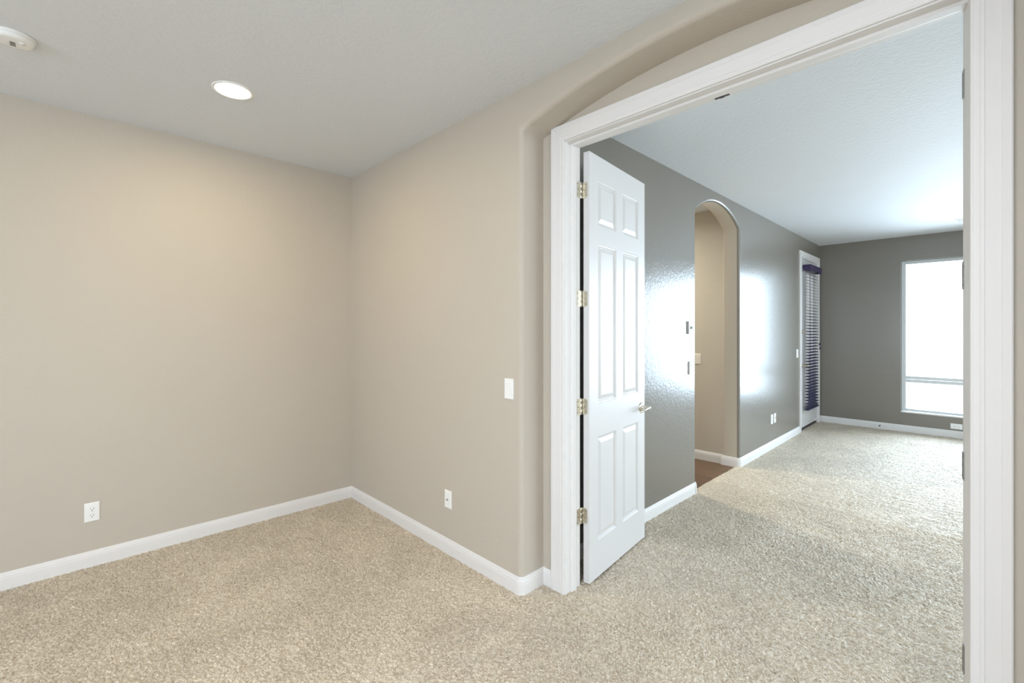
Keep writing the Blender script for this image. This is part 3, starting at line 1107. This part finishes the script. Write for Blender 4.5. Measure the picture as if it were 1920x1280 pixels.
# left wall: x along +y when seen from the room
outlet('wall_outlet', (XL, 0.116, 0.327), (0, 1, 0), (1, 0, 0), 'white power outlet low on the plain beige wall')
rocker('light_switch', (-1.828, YP, 1.108), (1, 0, 0), (0, -1, 0), 'white rocker light switch on the beige wall beside the arched recess')
t = frame_obj('cable_jack', (-2.393, YP, 0.344), (1, 0, 0), (0, -1, 0))
tag(t, 'white cable jack plate low on the beige wall left of the arched recess', 'wall jack')
b = MB()
plate_mesh(b, 0.070, 0.114)
for z in (-0.042, 0.042):
    screw(b, 0, z)
b.build('cover_plate', M['plate'], t)
b = MB()
b.lathe([(0.0065, 0.005), (0.0065, 0.008), (0.0048, 0.008), (0.0048, 0.016), (0.003, 0.016), (0.003, 0.012), (0.0, 0.012)], 14, 0, 'y')
b.build('coaxial_socket', M['steel'], t)

# grey wall (along +y is to the right when facing it)
t = frame_obj('thermostat', (XG, 3.860, 1.452), (0, 1, 0), (1, 0, 0))
tag(t, 'white thermostat with small grey display on the grey wall before the arch', 'thermostat')
b = MB()
b.box((-0.037, 0, -0.056), (0.037, 0.004, 0.056))
b.box((-0.036, 0.004, -0.054), (0.036, 0.015, 0.054))
b.build('housing', M['plate'], t, bevel=0.003, weld=False)
b = MB()
b.box((-0.030, 0.0145, -0.013), (0.022, 0.0162, 0.013))
b.build('display', M['display'], t)
b = MB()
b.box((0.006, 0.0145, -0.044), (0.012, 0.0185, -0.018))
b.build('slider', M['plate'], t)
rocker('light_switch', (XG, 3.880, 1.104), (0, 1, 0), (1, 0, 0), 'white light switch on the grey wall below the thermostat', t=0.011)
rocker('light_switch', (XG, 7.195, 1.105), (0, 1, 0), (1, 0, 0), 'white light switch on the grey wall beside the glazed far door')
rocker('light_switch', (-2.228, HY1, 1.108), (1, 0, 0), (0, -1, 0), 'almond double light switch on the hall wall inside the arch', w=0.116, mat='almond', gang=2)
outlet('wall_outlet', (XG, 6.098, 0.352), (0, 1, 0), (1, 0, 0), 'white power outlet on the grey wall, nearer the arch of the two plates')
t = frame_obj('cable_jack', (XG, 6.212, 0.352), (0, 1, 0), (1, 0, 0))
tag(t, 'white cable jack plate on the grey wall, nearer the glazed door of the two plates', 'wall jack')
b = MB()
plate_mesh(b, 0.070, 0.114)
b.build('cover_plate', M['plate'], t)
b = MB()
b.lathe([(0.0065, 0.005), (0.0065, 0.008), (0.0048, 0.008), (0.0048, 0.016), (0.0, 0.016)], 14, 0, 'y', (0, 0, 0.008))
b.build('coaxial_socket', M['steel'], t)
outlet('wall_outlet', (-0.216, YF, 0.150), (1, 0, 0), (0, -1, 0), 'white sideways power outlet just above the baseboard under the window', flat=True)

# spring door stop on the end wall's baseboard
t = frame_obj('spring_stop', (-1.009, YF - 0.014, 0.050), (1, 0, 0), (0, -1, 0))
tag(t, 'small spring door stop on the baseboard of the grey end wall', 'door stop')
b = MB()
b.lathe([(0.0, 0.0), (0.009, 0.0), (0.008, 0.006), (0.0, 0.008)], 14, 0, 'y')
b.build('base', M['steel'], t)
b = MB()
b.tube([(0.0055 * math.cos(i * 0.7), 0.006 + 0.00085 * i, 0.0055 * math.sin(i * 0.7)) for i in range(70)], 0.0011, 6)
b.build('spring', M['steel'], t)
b = MB()
b.lathe([(0.0, 0.062), (0.008, 0.062), (0.008, 0.076), (0.006, 0.079), (0.0, 0.079)], 14, 0, 'y')
b.build('bumper', M['rubber'], t)

# ------------------------------------------------------------------ ceiling fittings
def downlight(loc, watts, col):
    t = thing('recessed_downlight', loc)
    b = MB()
    b.lathe([(0.100, 0.0), (0.099, -0.004), (0.094, -0.006), (0.086, -0.005), (0.084, -0.003)], 48)
    b.build('trim_ring', M['plate'], t)
    b = MB()
    b.lathe([(0.085, -0.0035), (0.05, -0.0045), (0.0, -0.005)], 48)
    b.build('lens', M['lens'], t)
    a = area('lamp_light', (0, 0, -0.012), (0, 0, 0), 0.16, 0.16, watts, col, 'DISK')
    a.parent = t
    return t


tag(downlight((-2.852, 0.655, H), 10.5, (1.0, 0.79, 0.48)), 'lit round downlight in the near ceiling over the beige corner', 'ceiling light', 'recessed downlights')
for i, p in enumerate(((-0.7, 0.2), (1.4, -1.9), (-0.7, -1.9))):  # three unseen downlights added to brighten the near room
    tag(downlight((p[0], p[1], H), 22, (0.94, 0.96, 1.0)), 'added round downlight in the near ceiling, unseen, brightening the room', 'ceiling light', 'recessed downlights')

t = thing('smoke_detector', (-3.005, -0.165, H))
tag(t, 'round white smoke detector on the ceiling at the left edge', 'smoke detector')
b = MB()
b.lathe([(0.0, 0.0), (0.072, 0.0), (0.072, -0.008), (0.068, -0.010)], 48)
b.build('base', M['plate'], t)
b = MB()
b.lathe([(0.068, -0.010), (0.0665, -0.011), (0.068, -0.013), (0.066, -0.021), (0.060, -0.029), (0.052, -0.031), (0.030, -0.032), (0.0, -0.032)], 48)
b.build('cover', M['plate'], t)
b = MB()
b.lathe([(0.012, -0.032), (0.011, -0.035), (0.0, -0.0355)], 24, 0, 'z', (0.02, 0.028, 0))
b.build('test_button', M['plate'], t)
b = MB()
for i in range(5):
    b.box((-0.03 + i * 0.009, -0.012, -0.0328), (-0.026 + i * 0.009, 0.006, -0.0318))
b.build('vent_slots', M['slot'], t, weld=False)

t = thing('ceiling_vent', (-0.02, 7.655, H))
tag(t, 'white ceiling air vent in the grey room, cut off by the right jamb', 'vent')
b = MB()
b.box((-0.19, -0.09, -0.006), (0.19, -0.07, 0))
b.box((-0.19, 0.07, -0.006), (0.19, 0.09, 0))
b.box((-0.19, -0.07, -0.006), (-0.165, 0.07, 0))
b.box((0.165, -0.07, -0.006), (0.19, 0.07, 0))
b.build('frame', M['plate'], t, weld=False)
b = MB()
for i in range(7):
    y = -0.06 + i * 0.02
    b.face([(-0.165, y - 0.007, -0.002), (0.165, y - 0.007, -0.002), (0.165, y + 0.006, -0.008), (-0.165, y + 0.006, -0.008)])
b.build('louvres', M['plate'], t, weld=False)
b = MB()
b.box((-0.165, -0.07, -0.001), (0.165, 0.07, 0))
b.build('duct_opening', M['slot'], t)

# warm hall lamp: a flush dome fixture behind the arch
t = thing('flush_lamp', (-3.2, 4.4, H))
tag(t, 'warm flush dome lamp on the hall ceiling, out of sight behind the arch', 'ceiling light')
b = MB()
b.lathe([(0.16, 0.0), (0.16, -0.02), (0.15, -0.025)], 40)
b.build('rim', M['nickel'], t)
b = MB()
b.lathe([(0.15, -0.02), (0.14, -0.05), (0.10, -0.08), (0.05, -0.095), (0.0, -0.10)], 40)
b.build('shade', lamp_mat('warm_lamp_shade', (1.0, 0.72, 0.40), 2.0), t)
a = area('hall_lamp_light', (0, 0, -0.11), (0, 0, 0), 0.26, 0.26, 45, (1.0, 0.95, 0.80), 'DISK')
a.parent = t
